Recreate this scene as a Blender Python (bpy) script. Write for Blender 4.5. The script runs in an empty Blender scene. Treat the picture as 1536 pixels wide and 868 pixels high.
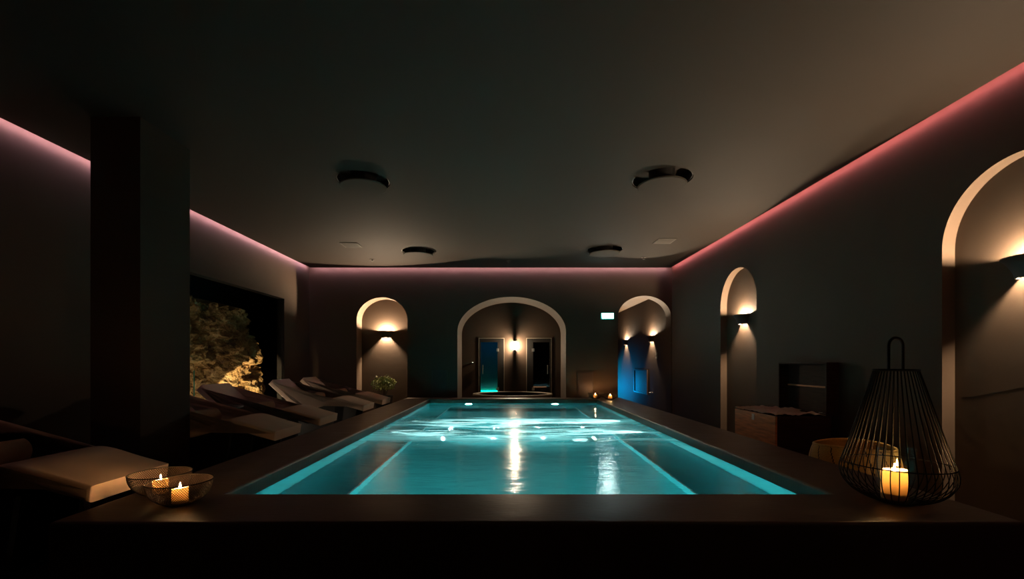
import bpy, bmesh, math, random
from mathutils import Vector, Matrix, noise
R = math.radians
PI = math.pi
rnd = random.Random(7)
sc = bpy.context.scene
col = sc.collection

# ------------------------------------------------------------------ materials
def mat(name, color, rough=0.6, metal=0.0, spec=0.5, noise_scale=0, noise_amt=0.25, bump=0, bump_scale=40,
        stretch=(1, 1, 1), sss=0, sss_r=(1, .4, .15), sss_scale=.05, emit=None, emit_s=0, rough_var=0):
    m = bpy.data.materials.new(name); m.use_nodes = True
    nt = m.node_tree; N = nt.nodes; L = nt.links
    b = N['Principled BSDF']
    b.inputs['Base Color'].default_value = (*color, 1)
    b.inputs['Roughness'].default_value = rough
    b.inputs['Metallic'].default_value = metal
    b.inputs['Specular IOR Level'].default_value = spec
    if noise_scale or bump:
        tc = N.new('ShaderNodeTexCoord'); mp = N.new('ShaderNodeMapping')
        mp.inputs['Scale'].default_value = stretch
        L.new(tc.outputs['Object'], mp.inputs['Vector'])
    if noise_scale:
        n = N.new('ShaderNodeTexNoise'); n.inputs['Scale'].default_value = noise_scale
        n.inputs['Detail'].default_value = 5
        L.new(mp.outputs[0], n.inputs['Vector'])
        rp = N.new('ShaderNodeValToRGB')
        rp.color_ramp.elements[0].position = .3; rp.color_ramp.elements[1].position = .7
        rp.color_ramp.elements[0].color = (*[c * (1 - noise_amt) for c in color], 1)
        rp.color_ramp.elements[1].color = (*[min(1, c * (1 + noise_amt)) for c in color], 1)
        L.new(n.outputs['Fac'], rp.inputs[0]); L.new(rp.outputs[0], b.inputs['Base Color'])
        if rough_var:
            mr = N.new('ShaderNodeMapRange')
            mr.inputs['To Min'].default_value = rough - rough_var; mr.inputs['To Max'].default_value = rough + rough_var
            L.new(n.outputs['Fac'], mr.inputs[0]); L.new(mr.outputs[0], b.inputs['Roughness'])
    if bump:
        n2 = N.new('ShaderNodeTexNoise'); n2.inputs['Scale'].default_value = bump_scale
        n2.inputs['Detail'].default_value = 4
        L.new(mp.outputs[0], n2.inputs['Vector'])
        bp = N.new('ShaderNodeBump'); bp.inputs['Strength'].default_value = bump; bp.inputs['Distance'].default_value = .02
        L.new(n2.outputs['Fac'], bp.inputs['Height']); L.new(bp.outputs[0], b.inputs['Normal'])
    if sss:
        b.inputs['Subsurface Weight'].default_value = sss
        b.inputs['Subsurface Radius'].default_value = sss_r
        b.inputs['Subsurface Scale'].default_value = sss_scale
    if emit:
        b.inputs['Emission Color'].default_value = (*emit, 1); b.inputs['Emission Strength'].default_value = emit_s
    return m

def emit_mat(name, color, s):
    m = bpy.data.materials.new(name); m.use_nodes = True
    nt = m.node_tree; nt.nodes.clear()
    e = nt.nodes.new('ShaderNodeEmission'); o = nt.nodes.new('ShaderNodeOutputMaterial')
    e.inputs[0].default_value = (*color, 1); e.inputs[1].default_value = s
    nt.links.new(e.outputs[0], o.inputs[0])
    return m

def thin_glass(name, tint=(1, 1, 1), ior=1.45, rough=.02):
    m = bpy.data.materials.new(name); m.use_nodes = True
    nt = m.node_tree; N = nt.nodes; L = nt.links; N.clear()
    t = N.new('ShaderNodeBsdfTransparent'); t.inputs[0].default_value = (*tint, 1)
    g = N.new('ShaderNodeBsdfGlossy'); g.inputs['Roughness'].default_value = rough
    lw = N.new('ShaderNodeLayerWeight'); lw.inputs[0].default_value = .5      # Schlick curve, same from both sides of the pane
    pw = N.new('ShaderNodeMath'); pw.operation = 'POWER'; pw.inputs[1].default_value = 5; L.new(lw.outputs['Facing'], pw.inputs[0])
    f = N.new('ShaderNodeMath'); f.operation = 'MULTIPLY_ADD'; f.inputs[1].default_value = .9; f.inputs[2].default_value = .04; L.new(pw.outputs[0], f.inputs[0])
    mx = N.new('ShaderNodeMixShader'); o = N.new('ShaderNodeOutputMaterial')
    L.new(f.outputs[0], mx.inputs[0]); L.new(t.outputs[0], mx.inputs[1]); L.new(g.outputs[0], mx.inputs[2])
    L.new(mx.outputs[0], o.inputs[0])
    return m

WARM = (1.0, .73, .48)
M = {}
M['wall'] = mat('dark_taupe_plaster', (.068, .044, .028), .75, spec=.3, noise_scale=1.3, noise_amt=.06, bump=.06, bump_scale=9)
M['ceil'] = mat('dark_taupe_ceiling', (.028, .020, .014), .8, spec=.25)
M['floor'] = mat('dark_polished_floor', (.045, .036, .028), .16, noise_scale=2.5, noise_amt=.2)
M['deck'] = mat('brown_resin_deck', (.085, .058, .040), .42, noise_scale=3.0, noise_amt=.22, stretch=(1.0, 3.5, 1), rough_var=.14, bump=.10, bump_scale=14)
M['deckside'] = mat('dark_deck_side', (.03, .024, .02), .55)
M['tile'] = mat('turquoise_pool_tile', (.05, .46, .50), .6, noise_scale=1.2, noise_amt=.06)
M['tile_edge'] = mat('pale_step_edge', (.75, .95, .95), .5)
M['black'] = mat('black_metal', (.012, .011, .010), .45, noise_scale=30, noise_amt=.1)
M['wire'] = mat('black_wire', (.006, .005, .004), .6, spec=.12)
M['bronze'] = mat('bronze_wire_mesh', (.022, .013, .008), .5, spec=.25)
M['bronze_d'] = mat('brown_lamp_shell', (.035, .026, .020), .5)
M['liner'] = mat('white_lamp_liner', (.55, .52, .48), .5)
M['fabric'] = mat('beige_fabric', (.86, .65, .51), .85, spec=.2, bump=.12, bump_scale=160, noise_scale=4, noise_amt=.05)
M['towel'] = mat('tan_towel', (.40, .26, .175), .95, spec=.1, bump=.5, bump_scale=120)
M['blanket'] = mat('cream_blanket', (.86, .76, .60), .95, spec=.1, bump=.6, bump_scale=60)
M['wood'] = mat('lit_chest_wood', (.62, .21, .06), .45, noise_scale=5, noise_amt=.3, stretch=(1, 1, 9))
M['wood_d'] = mat('shaded_chest_wood', (.035, .014, .009), .6, spec=.1, noise_scale=5, noise_amt=.3, stretch=(1, 1, 9))  # darker copy of the chest wood for the parts out of the light
M['sauna'] = mat('sauna_wood', (.16, .09, .05), .6, noise_scale=4, noise_amt=.2, stretch=(1, 9, 9))
def wax_mat(k):
    m = bpy.data.materials.new('candle_wax'); m.use_nodes = True
    nt = m.node_tree; N = nt.nodes; L = nt.links; b = N['Principled BSDF']; o = N['Material Output']
    b.inputs['Base Color'].default_value = (.85, .55, .26, 1); b.inputs['Roughness'].default_value = .5
    tr = N.new('ShaderNodeBsdfTranslucent'); tr.inputs[0].default_value = (1, .58, .17, 1)
    mx = N.new('ShaderNodeMixShader'); mx.inputs[0].default_value = k
    L.new(b.outputs[0], mx.inputs[1]); L.new(tr.outputs[0], mx.inputs[2]); L.new(mx.outputs[0], o.inputs[0])
    return m
M['wax'] = wax_mat(.028); M['wax_l'] = wax_mat(.024)
M['basket'] = mat('yellow_straw', (.60, .36, .09), .8, noise_scale=60, noise_amt=.25, stretch=(1, 1, 4), bump=.5, bump_scale=90)
M['basket_d'] = mat('black_straw', (.02, .014, .01), .8)
M['leaf'] = mat('green_leaf', (.17, .20, .03), .45, noise_scale=6, noise_amt=.5)
M['stem'] = mat('brown_stem', (.06, .04, .02), .8)
M['pot'] = mat('dark_clay_pot', (.025, .018, .014), .6)
M['steel'] = mat('brushed_steel', (.55, .52, .48), .35, metal=1)
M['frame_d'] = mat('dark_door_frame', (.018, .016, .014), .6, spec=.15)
M['panel_d'] = mat('dark_hatch_paint', (.045, .026, .020), .5)
M['panel_w'] = mat('hatch_plaster', (.14, .12, .10), .6)
M['white'] = mat('white_plastic', (.6, .58, .55), .4)
M['tubrim'] = mat('pale_stone_rim', (.30, .25, .19), .5)
M['disc'] = mat('ceiling_disc_paint', (.028, .020, .014), .8, spec=.25)
M['vent'] = mat('vent_grey', (.07, .06, .05), .7)
M['glass'] = thin_glass('clear_glass', (.97, .99, .98))
M['glass_edge'] = mat('green_glass_edge', (.10, .38, .28), .15)
M['door_glass'] = thin_glass('tinted_door_glass', (.75, .85, .9))
M['smoke_glass'] = thin_glass('smoked_door_glass', (.35, .30, .27))
M['steamroom'] = mat('steam_room_tile', (.25, .45, .5), .6)
M['crack'] = mat('dark_cable', (.01, .009, .008), .6)
M['led'] = emit_mat('pink_led', (1.0, .56, .74), 70)
M['led_r'] = emit_mat('rose_led', (1.0, .27, .31), 62)
M['bulb'] = emit_mat('warm_bulb', WARM, 9500)
M['bulb_l'] = emit_mat('bright_bulb', WARM, 17500)
M['bulb_added'] = emit_mat('added_bulb', WARM, 6000)  # for the added, unseen lamp only
M['bulb_c'] = emit_mat('corridor_bulb', WARM, 9000)
M['bulb_r'] = emit_mat('recess_bulb', (1, .74, .50), 1000)
M['poolbulb'] = emit_mat('pool_lamp_glow', (.52, 1.0, .96), 1500)
M['poolbulb_s'] = emit_mat('small_pool_lamp_glow', (.5, 1.0, 1.0), 4.0)
M['flame'] = emit_mat('candle_flame', (1, .52, .20), 1150)
M['flame_l'] = emit_mat('lantern_flame', (1, .52, .20), 1500)
M['sign'] = emit_mat('lit_sign_panel', (.72, 1.0, .95), 90)
M['sign_d'] = emit_mat('lit_sign_symbol', (.35, .85, .72), .8)
M['signhalo'] = emit_mat('teal_sign_halo', (.05, .8, .7), 1.2)
M['dot'] = emit_mat('lit_button', (1, .9, .7), 4)
M['blue'] = emit_mat('blue_lamp', (.0, .40, 1.0), 12)
M['teal'] = emit_mat('teal_lamp', (.0, 1.0, .55), 5)
M['steamblue'] = emit_mat('steam_ceiling_lamp', (.0, .22, .6), 3.0)
M['uplight'] = emit_mat('uplight_lens', (1, .75, .38), 30)

def rock_mat():
    m = bpy.data.materials.new('golden_rock'); m.use_nodes = True
    nt = m.node_tree; N = nt.nodes; L = nt.links; b = N['Principled BSDF']
    tc = N.new('ShaderNodeTexCoord')
    n = N.new('ShaderNodeTexNoise'); n.inputs['Scale'].default_value = 2.6; n.inputs['Detail'].default_value = 9; n.inputs['Roughness'].default_value = .68
    L.new(tc.outputs['Object'], n.inputs['Vector'])
    r = N.new('ShaderNodeValToRGB'); e = r.color_ramp.elements
    e[0].position = .34; e[0].color = (.10, .05, .018, 1); e[1].position = .68; e[1].color = (.55, .44, .27, 1)
    k = e.new(.48); k.color = (.34, .20, .07, 1); k = e.new(.57); k.color = (.44, .29, .12, 1)
    L.new(n.outputs['Fac'], r.inputs[0]); L.new(r.outputs[0], b.inputs['Base Color'])
    b.inputs['Roughness'].default_value = .85
    v = N.new('ShaderNodeTexVoronoi'); v.inputs['Scale'].default_value = 5; v.feature = 'DISTANCE_TO_EDGE'
    n2 = N.new('ShaderNodeTexNoise'); n2.inputs['Scale'].default_value = 22; n2.inputs['Detail'].default_value = 6
    L.new(tc.outputs['Object'], n2.inputs['Vector'])
    bp = N.new('ShaderNodeBump'); bp.inputs['Strength'].default_value = .9; bp.inputs['Distance'].default_value = .05
    L.new(n2.outputs['Fac'], bp.inputs['Height']); L.new(bp.outputs[0], b.inputs['Normal'])
    return m
M['rock'] = rock_mat()

def water_mat():
    m = bpy.data.materials.new('rippled_pool_water'); m.use_nodes = True
    nt = m.node_tree; N = nt.nodes; L = nt.links; N.clear()
    o = N.new('ShaderNodeOutputMaterial')
    tc = N.new('ShaderNodeTexCoord')
    sep = N.new('ShaderNodeSeparateXYZ'); L.new(tc.outputs['Object'], sep.inputs[0])
    def math_(op, a, b=None, clamp=False):
        n = N.new('ShaderNodeMath'); n.operation = op; n.use_clamp = clamp
        for i, v in enumerate((a, b)):
            if v is None: continue
            if isinstance(v, (int, float)): n.inputs[i].default_value = v
            else: L.new(v, n.inputs[i])
        return n.outputs[0]
    def noise_(scale, st, detail=3, rough=.5, dist=0):
        mp = N.new('ShaderNodeMapping'); mp.inputs['Scale'].default_value = st
        L.new(tc.outputs['Object'], mp.inputs[0])
        n = N.new('ShaderNodeTexNoise'); n.inputs['Scale'].default_value = scale
        n.inputs['Detail'].default_value = detail; n.inputs['Roughness'].default_value = rough
        n.inputs['Distortion'].default_value = dist
        L.new(mp.outputs[0], n.inputs['Vector'])
        return n.outputs['Fac']
    Y = sep.outputs['Y']
    # zone churned by the wall jets
    up = N.new('ShaderNodeMapRange'); up.interpolation_type = 'SMOOTHSTEP'
    up.inputs['From Min'].default_value = 4.9; up.inputs['From Max'].default_value = 6.4; L.new(Y, up.inputs[0])
    dn = N.new('ShaderNodeMapRange'); dn.interpolation_type = 'SMOOTHSTEP'
    dn.inputs['From Min'].default_value = 8.3; dn.inputs['From Max'].default_value = 7.5; L.new(Y, dn.inputs[0])
    zone = math_('MULTIPLY', up.outputs[0], dn.outputs[0])
    fn = noise_(1.0, (.55, 2.2, 1), 6, .62, 1.1)
    mr = N.new('ShaderNodeMapRange'); mr.interpolation_type = 'SMOOTHSTEP'
    mr.inputs['From Min'].default_value = .40; mr.inputs['From Max'].default_value = .60; L.new(fn, mr.inputs[0])
    foam = math_('MULTIPLY', zone, mr.outputs[0])
    foam = math_('MULTIPLY', foam, .85)
    # ripples
    h1 = noise_(3.2, (.8, 1.5, 1), 2, .5, .3)
    h2 = noise_(13, (.45, 1.9, 1), 2, .5, .4)
    h3 = noise_(6, (.7, 1.4, 1), 4, .6, .8)
    zs = math_('MULTIPLY', h3, math_('ADD', math_('MULTIPLY', zone, .5), .03))
    h = math_('ADD', math_('ADD', math_('MULTIPLY', h1, .24), math_('MULTIPLY', h2, .075)), zs)
    bp = N.new('ShaderNodeBump'); bp.inputs['Strength'].default_value = 1.0; bp.inputs['Distance'].default_value = .03
    L.new(h, bp.inputs['Height'])
    fr = N.new('ShaderNodeFresnel'); fr.inputs[0].default_value = 1.38; L.new(bp.outputs[0], fr.inputs['Normal'])
    rf = N.new('ShaderNodeBsdfRefraction'); rf.inputs['IOR'].default_value = 1.33; rf.inputs['Roughness'].default_value = .10
    rf.inputs['Color'].default_value = (.86, 1, 1, 1)
    gl = N.new('ShaderNodeBsdfGlossy'); gl.inputs['Roughness'].default_value = .15
    L.new(bp.outputs[0], rf.inputs['Normal']); L.new(bp.outputs[0], gl.inputs['Normal'])
    mx = N.new('ShaderNodeMixShader')
    L.new(fr.outputs[0], mx.inputs[0]); L.new(rf.outputs[0], mx.inputs[1]); L.new(gl.outputs[0], mx.inputs[2])
    tr = N.new('ShaderNodeBsdfTranslucent'); tr.inputs[0].default_value = (.75, .95, .95, 1)
    L.new(bp.outputs[0], tr.inputs['Normal'])
    mx2 = N.new('ShaderNodeMixShader')
    L.new(foam, mx2.inputs[0]); L.new(mx.outputs[0], mx2.inputs[1]); L.new(tr.outputs[0], mx2.inputs[2])
    L.new(mx2.outputs[0], o.inputs[0])
    return m
M['water'] = water_mat()

# ------------------------------------------------------------------ object helpers
def link(name, me, m=None, parent=None, mats=None, smooth=False):
    o = bpy.data.objects.new(name, me); col.objects.link(o)
    for x in (mats or ([m] if m else [])): me.materials.append(x)
    if parent is not None: o.parent = parent
    if smooth:
        for p in me.polygons: p.use_smooth = True
    return o

def thing(name, label, cat, loc=(0, 0, 0), rz=0, group=None):
    o = bpy.data.objects.new(name, None); col.objects.link(o)
    o.empty_display_size = .1
    o.location = loc; o.rotation_euler = (0, 0, rz)
    return tag(o, label, cat, group)

def tag(o, label, cat, group=None, kind=None):
    o['label'] = label; o['category'] = cat
    if group: o['group'] = group
    if kind: o['kind'] = kind
    return o

def struct(o, label, cat):
    o['kind'] = 'structure'; o['label'] = label; o['category'] = cat
    return o

def dup(root, label, loc, rz=None, name=None):
    r = root.copy(); col.objects.link(r); r.location = loc
    if rz is not None: r.rotation_euler = (0, 0, rz)
    r['label'] = label
    for ch in list(root.children):
        c = ch.copy(); col.objects.link(c); c.parent = r
        for g in list(ch.children):
            d = g.copy(); col.objects.link(d); d.parent = c
    return r

class MB:
    def __init__(s): s.bm = bmesh.new()
    def box(s, x0, x1, y0, y1, z0, z1, bev=0, mi=0, seg=2):
        b = bmesh.new()
        v = [b.verts.new(p) for p in ((x0, y0, z0), (x1, y0, z0), (x1, y1, z0), (x0, y1, z0), (x0, y0, z1), (x1, y0, z1), (x1, y1, z1), (x0, y1, z1))]
        for f in ((3, 2, 1, 0), (4, 5, 6, 7), (0, 1, 5, 4), (1, 2, 6, 5), (2, 3, 7, 6), (3, 0, 4, 7)):
            b.faces.new([v[i] for i in f])
        if bev: bmesh.ops.bevel(b, geom=b.edges[:], offset=bev, segments=seg, affect='EDGES', profile=.5)
        s.add(b, mi); return s
    def add(s, b, mi=None):
        me = bpy.data.meshes.new('t')
        if mi is not None:
            for f in b.faces: f.material_index = mi
        b.to_mesh(me); b.free(); s.bm.from_mesh(me); bpy.data.meshes.remove(me); return s
    def face(s, pts, mi=0):
        f = s.bm.faces.new([s.bm.verts.new(p) for p in pts]); f.material_index = mi; return s
    def lathe(s, prof, seg=32, a0=0, a1=2 * PI, sx=1, sy=1, c=(0, 0, 0), mi=0):
        full = abs(a1 - a0 - 2 * PI) < 1e-6
        n = seg if full else seg + 1
        rings = []
        for (r, z) in prof:
            rings.append([s.bm.verts.new((c[0] + r * sx * math.cos(a0 + (a1 - a0) * i / seg), c[1] + r * sy * math.sin(a0 + (a1 - a0) * i / seg), c[2] + z)) for i in range(n)])
        for k in range(len(prof) - 1):
            for i in range(seg):
                j = (i + 1) % n
                f = s.bm.faces.new((rings[k][i], rings[k][j], rings[k + 1][j], rings[k + 1][i])); f.material_index = mi
        return s
    def tube(s, pts, r, seg=6, closed=False, mi=0):
        pts = [Vector(p) for p in pts]; n = len(pts); rings = []
        up = Vector((0, 0, 1)); prev = None
        for i, p in enumerate(pts):
            if closed: t = pts[(i + 1) % n] - pts[i - 1]
            else: t = pts[min(i + 1, n - 1)] - pts[max(i - 1, 0)]
            t.normalize()
            if prev is None:
                a = t.cross(up)
                if a.length < 1e-3: a = t.cross(Vector((1, 0, 0)))
            else: a = prev - t * prev.dot(t)
            a.normalize(); prev = a; b = t.cross(a)
            rings.append([s.bm.verts.new(p + (a * math.cos(2 * PI * k / seg) + b * math.sin(2 * PI * k / seg)) * r) for k in range(seg)])
        m = n if closed else n - 1
        for i in range(m):
            A = rings[i]; B = rings[(i + 1) % n]
            for k in range(seg):
                f = s.bm.faces.new((A[k], A[(k + 1) % seg], B[(k + 1) % seg], B[k])); f.material_index = mi
        if not closed:
            s.bm.faces.new(rings[0][::-1]); s.bm.faces.new(rings[-1])
        return s
    def cyl(s, c, r, h, seg=24, mi=0, r2=None):
        r2 = r if r2 is None else r2
        s.lathe([(0.0005, 0), (r, 0), (r2, h), (0.0005, h)], seg, c=c, mi=mi); return s
    def extrude(s, poly, axis, d0, d1, mi=0, bev=0):
        """poly of 2D points; axis 'x': (y,z) outline, 'y': (x,z), 'z': (x,y)"""
        def P(p, d): return {'x': (d, p[0], p[1]), 'y': (p[0], d, p[1]), 'z': (p[0], p[1], d)}[axis]
        b = bmesh.new()
        A = [b.verts.new(P(p, d0)) for p in poly]; B = [b.verts.new(P(p, d1)) for p in poly]; n = len(poly)
        fa = b.faces.new(A); fb = b.faces.new(B[::-1])
        for i in range(n): b.faces.new((A[i], B[i], B[(i + 1) % n], A[(i + 1) % n]))
        bmesh.ops.recalc_face_normals(b, faces=b.faces[:])
        if bev:
            es = set(fa.edges) | set(fb.edges)
            bmesh.ops.bevel(b, geom=list(es), offset=bev, segments=4, affect='EDGES', profile=.5)
        s.add(b, mi); return s
    def build(s, name, m=None, parent=None, smooth=False, mats=None, recalc=True, weld=1e-5):
        if weld: bmesh.ops.remove_doubles(s.bm, verts=s.bm.verts[:], dist=weld)
        if recalc: bmesh.ops.recalc_face_normals(s.bm, faces=s.bm.faces[:])
        me = bpy.data.meshes.new(name); s.bm.to_mesh(me); s.bm.free()
        o = link(name, me, m, parent, mats)
        if smooth:
            for p in me.polygons: p.use_smooth = True
            me.set_sharp_from_angle(angle=R(smooth if smooth is not True else 40))
        return o

def plate_bm(outer, holes, axis, d, flip=False):
    """flat filled outline with holes, as a bmesh (via a 2D filled curve)"""
    cu = bpy.data.curves.new('c', 'CURVE'); cu.dimensions = '2D'; cu.fill_mode = 'BOTH'
    for loop in [outer] + holes:
        sp = cu.splines.new('POLY'); sp.points.add(len(loop) - 1); sp.use_cyclic_u = True
        for p, q in zip(sp.points, loop): p.co = (q[0], q[1], 0, 1)
    o = bpy.data.objects.new('c', cu)
    me = bpy.data.meshes.new_from_object(o)
    b = bmesh.new(); b.from_mesh(me)
    for v in b.verts:
        x, y = v.co.x, v.co.y
        v.co = {'x': (d, x, y), 'y': (x, d, y), 'z': (x, y, d)}[axis]
    bpy.data.objects.remove(o); bpy.data.curves.remove(cu); bpy.data.meshes.remove(me)
    return b

def arch_line(uc, hw, zs, rz, z0=0, n=40):
    p = [(uc - hw, z0), (uc - hw, zs)]
    for i in range(1, n):
        a = PI - PI * i / n
        p.append((uc + hw * math.cos(a), zs + rz * math.sin(a)))
    return p + [(uc + hw, zs), (uc + hw, z0)]

def arched_wall(name, axis, d, u0, u1, z1, arches, sign, m, label, rects=()):
    """wall plane with arched openings; each arch = (centre, half width, spring z, rise, depth, closed)"""
    mb = MB()
    out = [(u0, 0)]
    for a in sorted(arches, key=lambda a: a[0]):
        out += arch_line(*a[:4])
    out += [(u1, 0), (u1, z1), (u0, z1)]
    holes = [[(r[0], r[2]), (r[1], r[2]), (r[1], r[3]), (r[0], r[3])] for r in rects]
    mb.add(plate_bm(out, holes, axis, d))
    def P(u, z, dd): return (dd, u, z) if axis == 'x' else (u, dd, z)
    for (uc, hw, zs, rz, dep, closed) in arches:
        ln = arch_line(uc, hw, zs, rz); e = d + sign * dep
        for p, q in zip(ln[:-1], ln[1:]):
            mb.face((P(*p, d), P(*q, d), P(*q, e), P(*p, e)))
        if closed: mb.add(plate_bm(ln, [], axis, e))
    o = mb.build(name, m, smooth=30, recalc=False)
    return struct(o, label, 'wall')

# ------------------------------------------------------------------ dimensions
CAMZ = 1.35; F = 682.7; VX, VY = 761, 544
DZ = .5                                   # deck top
WZ = .393                                 # water level
PX0, PX1, PY0, PY1 = -1.84, 2.11, 2.965, 10.75
DX0, DX1, DY0, DY1 = -2.45, 2.775, 2.43, 11.2
XL, XR, YB, YR = -4.87, 4.05, 11.2, -2.0
CZ = 3.67; TOP = 4.05

# ------------------------------------------------------------------ shell
mb = MB()
mb.add(plate_bm([(-7.5, YR), (7, YR), (7, 18.5), (-7.5, 18.5)], [[(-2.2, 2.7), (2.45, 2.7), (2.45, 11.0), (-2.2, 11.0)]], 'z', 0))
struct(mb.build('floor', M['floor'], recalc=False), 'dark polished floor around the raised pool', 'floor')

arched_wall('wall_right', 'x', XR, YR, YB, TOP, [(-.80, .625, 2.40, .62, .12, True), (3.615, .625, 2.40, .62, .12, True), (8.02, .625, 2.40, .62, .12, True)], 1, M['wall'],  # first niche is added out of view to hold an extra lamp
            'dark right wall with two arched niches and an added unseen one')
arched_wall('wall_back', 'y', YB, XL, XR, TOP,
            [(-3.085, .625, 2.40, .56, .40, True), (.107, 1.335, 2.12, .855, 1.1, False), (3.375, .655, 2.48, .52, .37, False)], 1, M['wall'],
            'dark far wall with three arched openings')
arched_wall('wall_left', 'x', XL, YR, YB, TOP, [], -1, M['wall'], 'dark left wall with a wide opening onto rock', rects=[(5.6, 9.94, .02, 2.75)])
mb = MB(); mb.face(((XL - 1, YR, 0), (XR + 1, YR, 0), (XR + 1, YR, TOP), (XL - 1, YR, TOP)))
struct(mb.build('wall_rear', M['wall']), 'dark wall at the near end', 'wall')

# rock recess shell behind the left opening
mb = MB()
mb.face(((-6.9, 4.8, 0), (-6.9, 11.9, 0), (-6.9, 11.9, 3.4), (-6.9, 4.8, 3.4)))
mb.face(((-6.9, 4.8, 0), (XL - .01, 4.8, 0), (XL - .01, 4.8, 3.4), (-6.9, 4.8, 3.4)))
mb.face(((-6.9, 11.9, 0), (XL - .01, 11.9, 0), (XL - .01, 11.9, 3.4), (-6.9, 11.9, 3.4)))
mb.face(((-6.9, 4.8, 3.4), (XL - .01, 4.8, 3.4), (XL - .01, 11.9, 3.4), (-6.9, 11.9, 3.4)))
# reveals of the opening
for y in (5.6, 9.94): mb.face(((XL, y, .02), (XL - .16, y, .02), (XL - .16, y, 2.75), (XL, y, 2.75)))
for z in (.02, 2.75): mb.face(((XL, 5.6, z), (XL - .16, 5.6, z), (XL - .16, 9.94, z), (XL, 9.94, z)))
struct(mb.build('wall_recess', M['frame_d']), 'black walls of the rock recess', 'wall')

# corridor beyond the right arch
mb = MB()
mb.face(((XR + .005, YB + .37, 0), (XR + .005, 18, 0), (XR + .005, 18, 3.2), (XR + .005, YB + .37, 3.2)))
struct(mb.build('wall_corridor_right', M['wall']), 'side wall of the corridor past the right arch', 'wall')
mb = MB(); mb.face(((1.9, 18, 0), (XR + .01, 18, 0), (XR + .01, 18, 3.2), (1.9, 18, 3.2)))
mb.face(((1.9, 12.6, 0), (1.9, 18, 0), (1.9, 18, 3.2), (1.9, 12.6, 3.2)))
mb.face(((1.9, 12.6, 0), (2.70, 11.57, 0), (2.70, 11.57, 3.2), (1.9, 12.6, 3.2)))
struct(mb.build('wall_corridor_left', M['wall']), 'far walls of the corridor', 'wall')
mb = MB(); mb.face(((1.4, YB + .01, 3.18), (XR + .02, YB + .01, 3.18), (XR + .02, 18, 3.18), (1.4, 18, 3.18)))
struct(mb.build('ceiling_corridor', M['wall']), 'corridor ceiling', 'ceiling')

# dropped ceiling with round openings, upper ceiling
EX0, EX1, EY1 = -4.80, 3.98, 11.10
discs = [(-1.84, 5.82, .29, .33), (1.96, 5.77, .30, .37), (-1.86, 9.5, .31, .34), (2.0, 9.35, .31, .36)]
holes = [[(x + rh * math.cos(2 * PI * i / 48), y + rh * math.sin(2 * PI * i / 48)) for i in range(48)] for x, y, r, rh in discs]
mb = MB()
out = [(EX0, YR), (EX1, YR), (EX1, EY1), (EX0, EY1)]
mb.add(plate_bm(out, holes, 'z', CZ))
for h in holes:
    for p, q in zip(h, h[1:] + h[:1]): mb.face(((*p, CZ), (*q, CZ), (*q, CZ + .12), (*p, CZ + .12)))
    mb.face([(*p, CZ + .12) for p in h])
for p, q in zip(out, out[1:] + out[:1]): mb.face(((*p, CZ), (*q, CZ), (*q, CZ + .06), (*p, CZ + .06)))
struct(mb.build('ceiling', M['ceil'], recalc=False), 'dark dropped ceiling with glowing edges', 'ceiling')
mb = MB(); mb.face(((XL, YR, TOP), (XR, YR, TOP), (XR, YB, TOP), (XL, YB, TOP)))
struct(mb.build('ceiling_upper', M['ceil']), 'upper ceiling above the light coves', 'ceiling')

def led(name, x0, x1, y0, y1, label, m):
    o = MB().box(x0, x1, y0, y1, CZ + .006, CZ + .022).build('led_strip', m)
    tag(o, label, 'light strip', 'pink light strips hidden in the ceiling cove')
led('r', EX1 - .004, EX1 + .004, YR + .1, EY1 - .01, 'rose light strip along the right edge of the ceiling', M['led_r'])
led('b', EX0 + .02, EX1 - .02, EY1 - .004, EY1 + .004, 'pink light strip along the far edge of the ceiling', M['led'])
led('l', EX0 - .004, EX0 + .004, YR + .1, EY1 - .01, 'pink light strip along the left edge of the ceiling', M['led'])

# pillar
o = MB().box(-3.93, -3.46, 4.29, 4.96, 0, CZ - .001).build('pillar', mat('pillar_paint', (.038, .024, .016), .8, spec=.15))
struct(o, 'square dark pillar between the loungers', 'pillar')

# ceiling fittings
wh = ['far left', 'far right', 'x', 'y']
dl = ['round disc in the ceiling, nearer one on the left', 'round disc in the ceiling, nearer one on the right',
      'round disc in the ceiling, farther one on the left', 'round disc in the ceiling, farther one on the right']
for (x, y, r, rh), lb in zip(discs, dl):
    t = thing('ceiling_speaker', lb, 'ceiling disc', (x, y, CZ), 0, 'round discs in the ceiling')
    MB().lathe([(.001, -.085), (r - .012, -.085), (r, -.077), (r, -.068), (r - .012, -.060), (.001, -.060)], 48).build('disc', M['disc'], t, smooth=30)
    MB().lathe([(.001, -.062), (.16, -.062), (.16, .118), (.001, .118)], 24).build('stem', M['black'], t, smooth=30)
    MB().lathe([(rh - .014, .01), (rh - .003, .01), (rh - .003, .118), (rh - .014, .118)], 48).build('ring', M['black'], t, smooth=30)
for x, y, lb in ((-3.07, 8.95, 'square vent flush in the left of the ceiling'), (2.99, 8.66, 'square vent flush in the right of the ceiling')):
    t = thing('ceiling_vent', lb, 'vent', (x, y, CZ), 0, 'square ceiling vents')
    f = MB()
    for b in ((-.17, .17, -.17, -.15), (-.17, .17, .15, .17), (-.17, -.15, -.15, .15), (.15, .17, -.15, .15)): f.box(*b, -.012, -.0005)
    f.build('frame', M['vent'], t)
    g = MB()
    for k in range(7): g.box(-.15, .15, -.135 + k * .042, -.115 + k * .042, -.010, -.002)
    g.build('grille', M['vent'], t)
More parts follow.
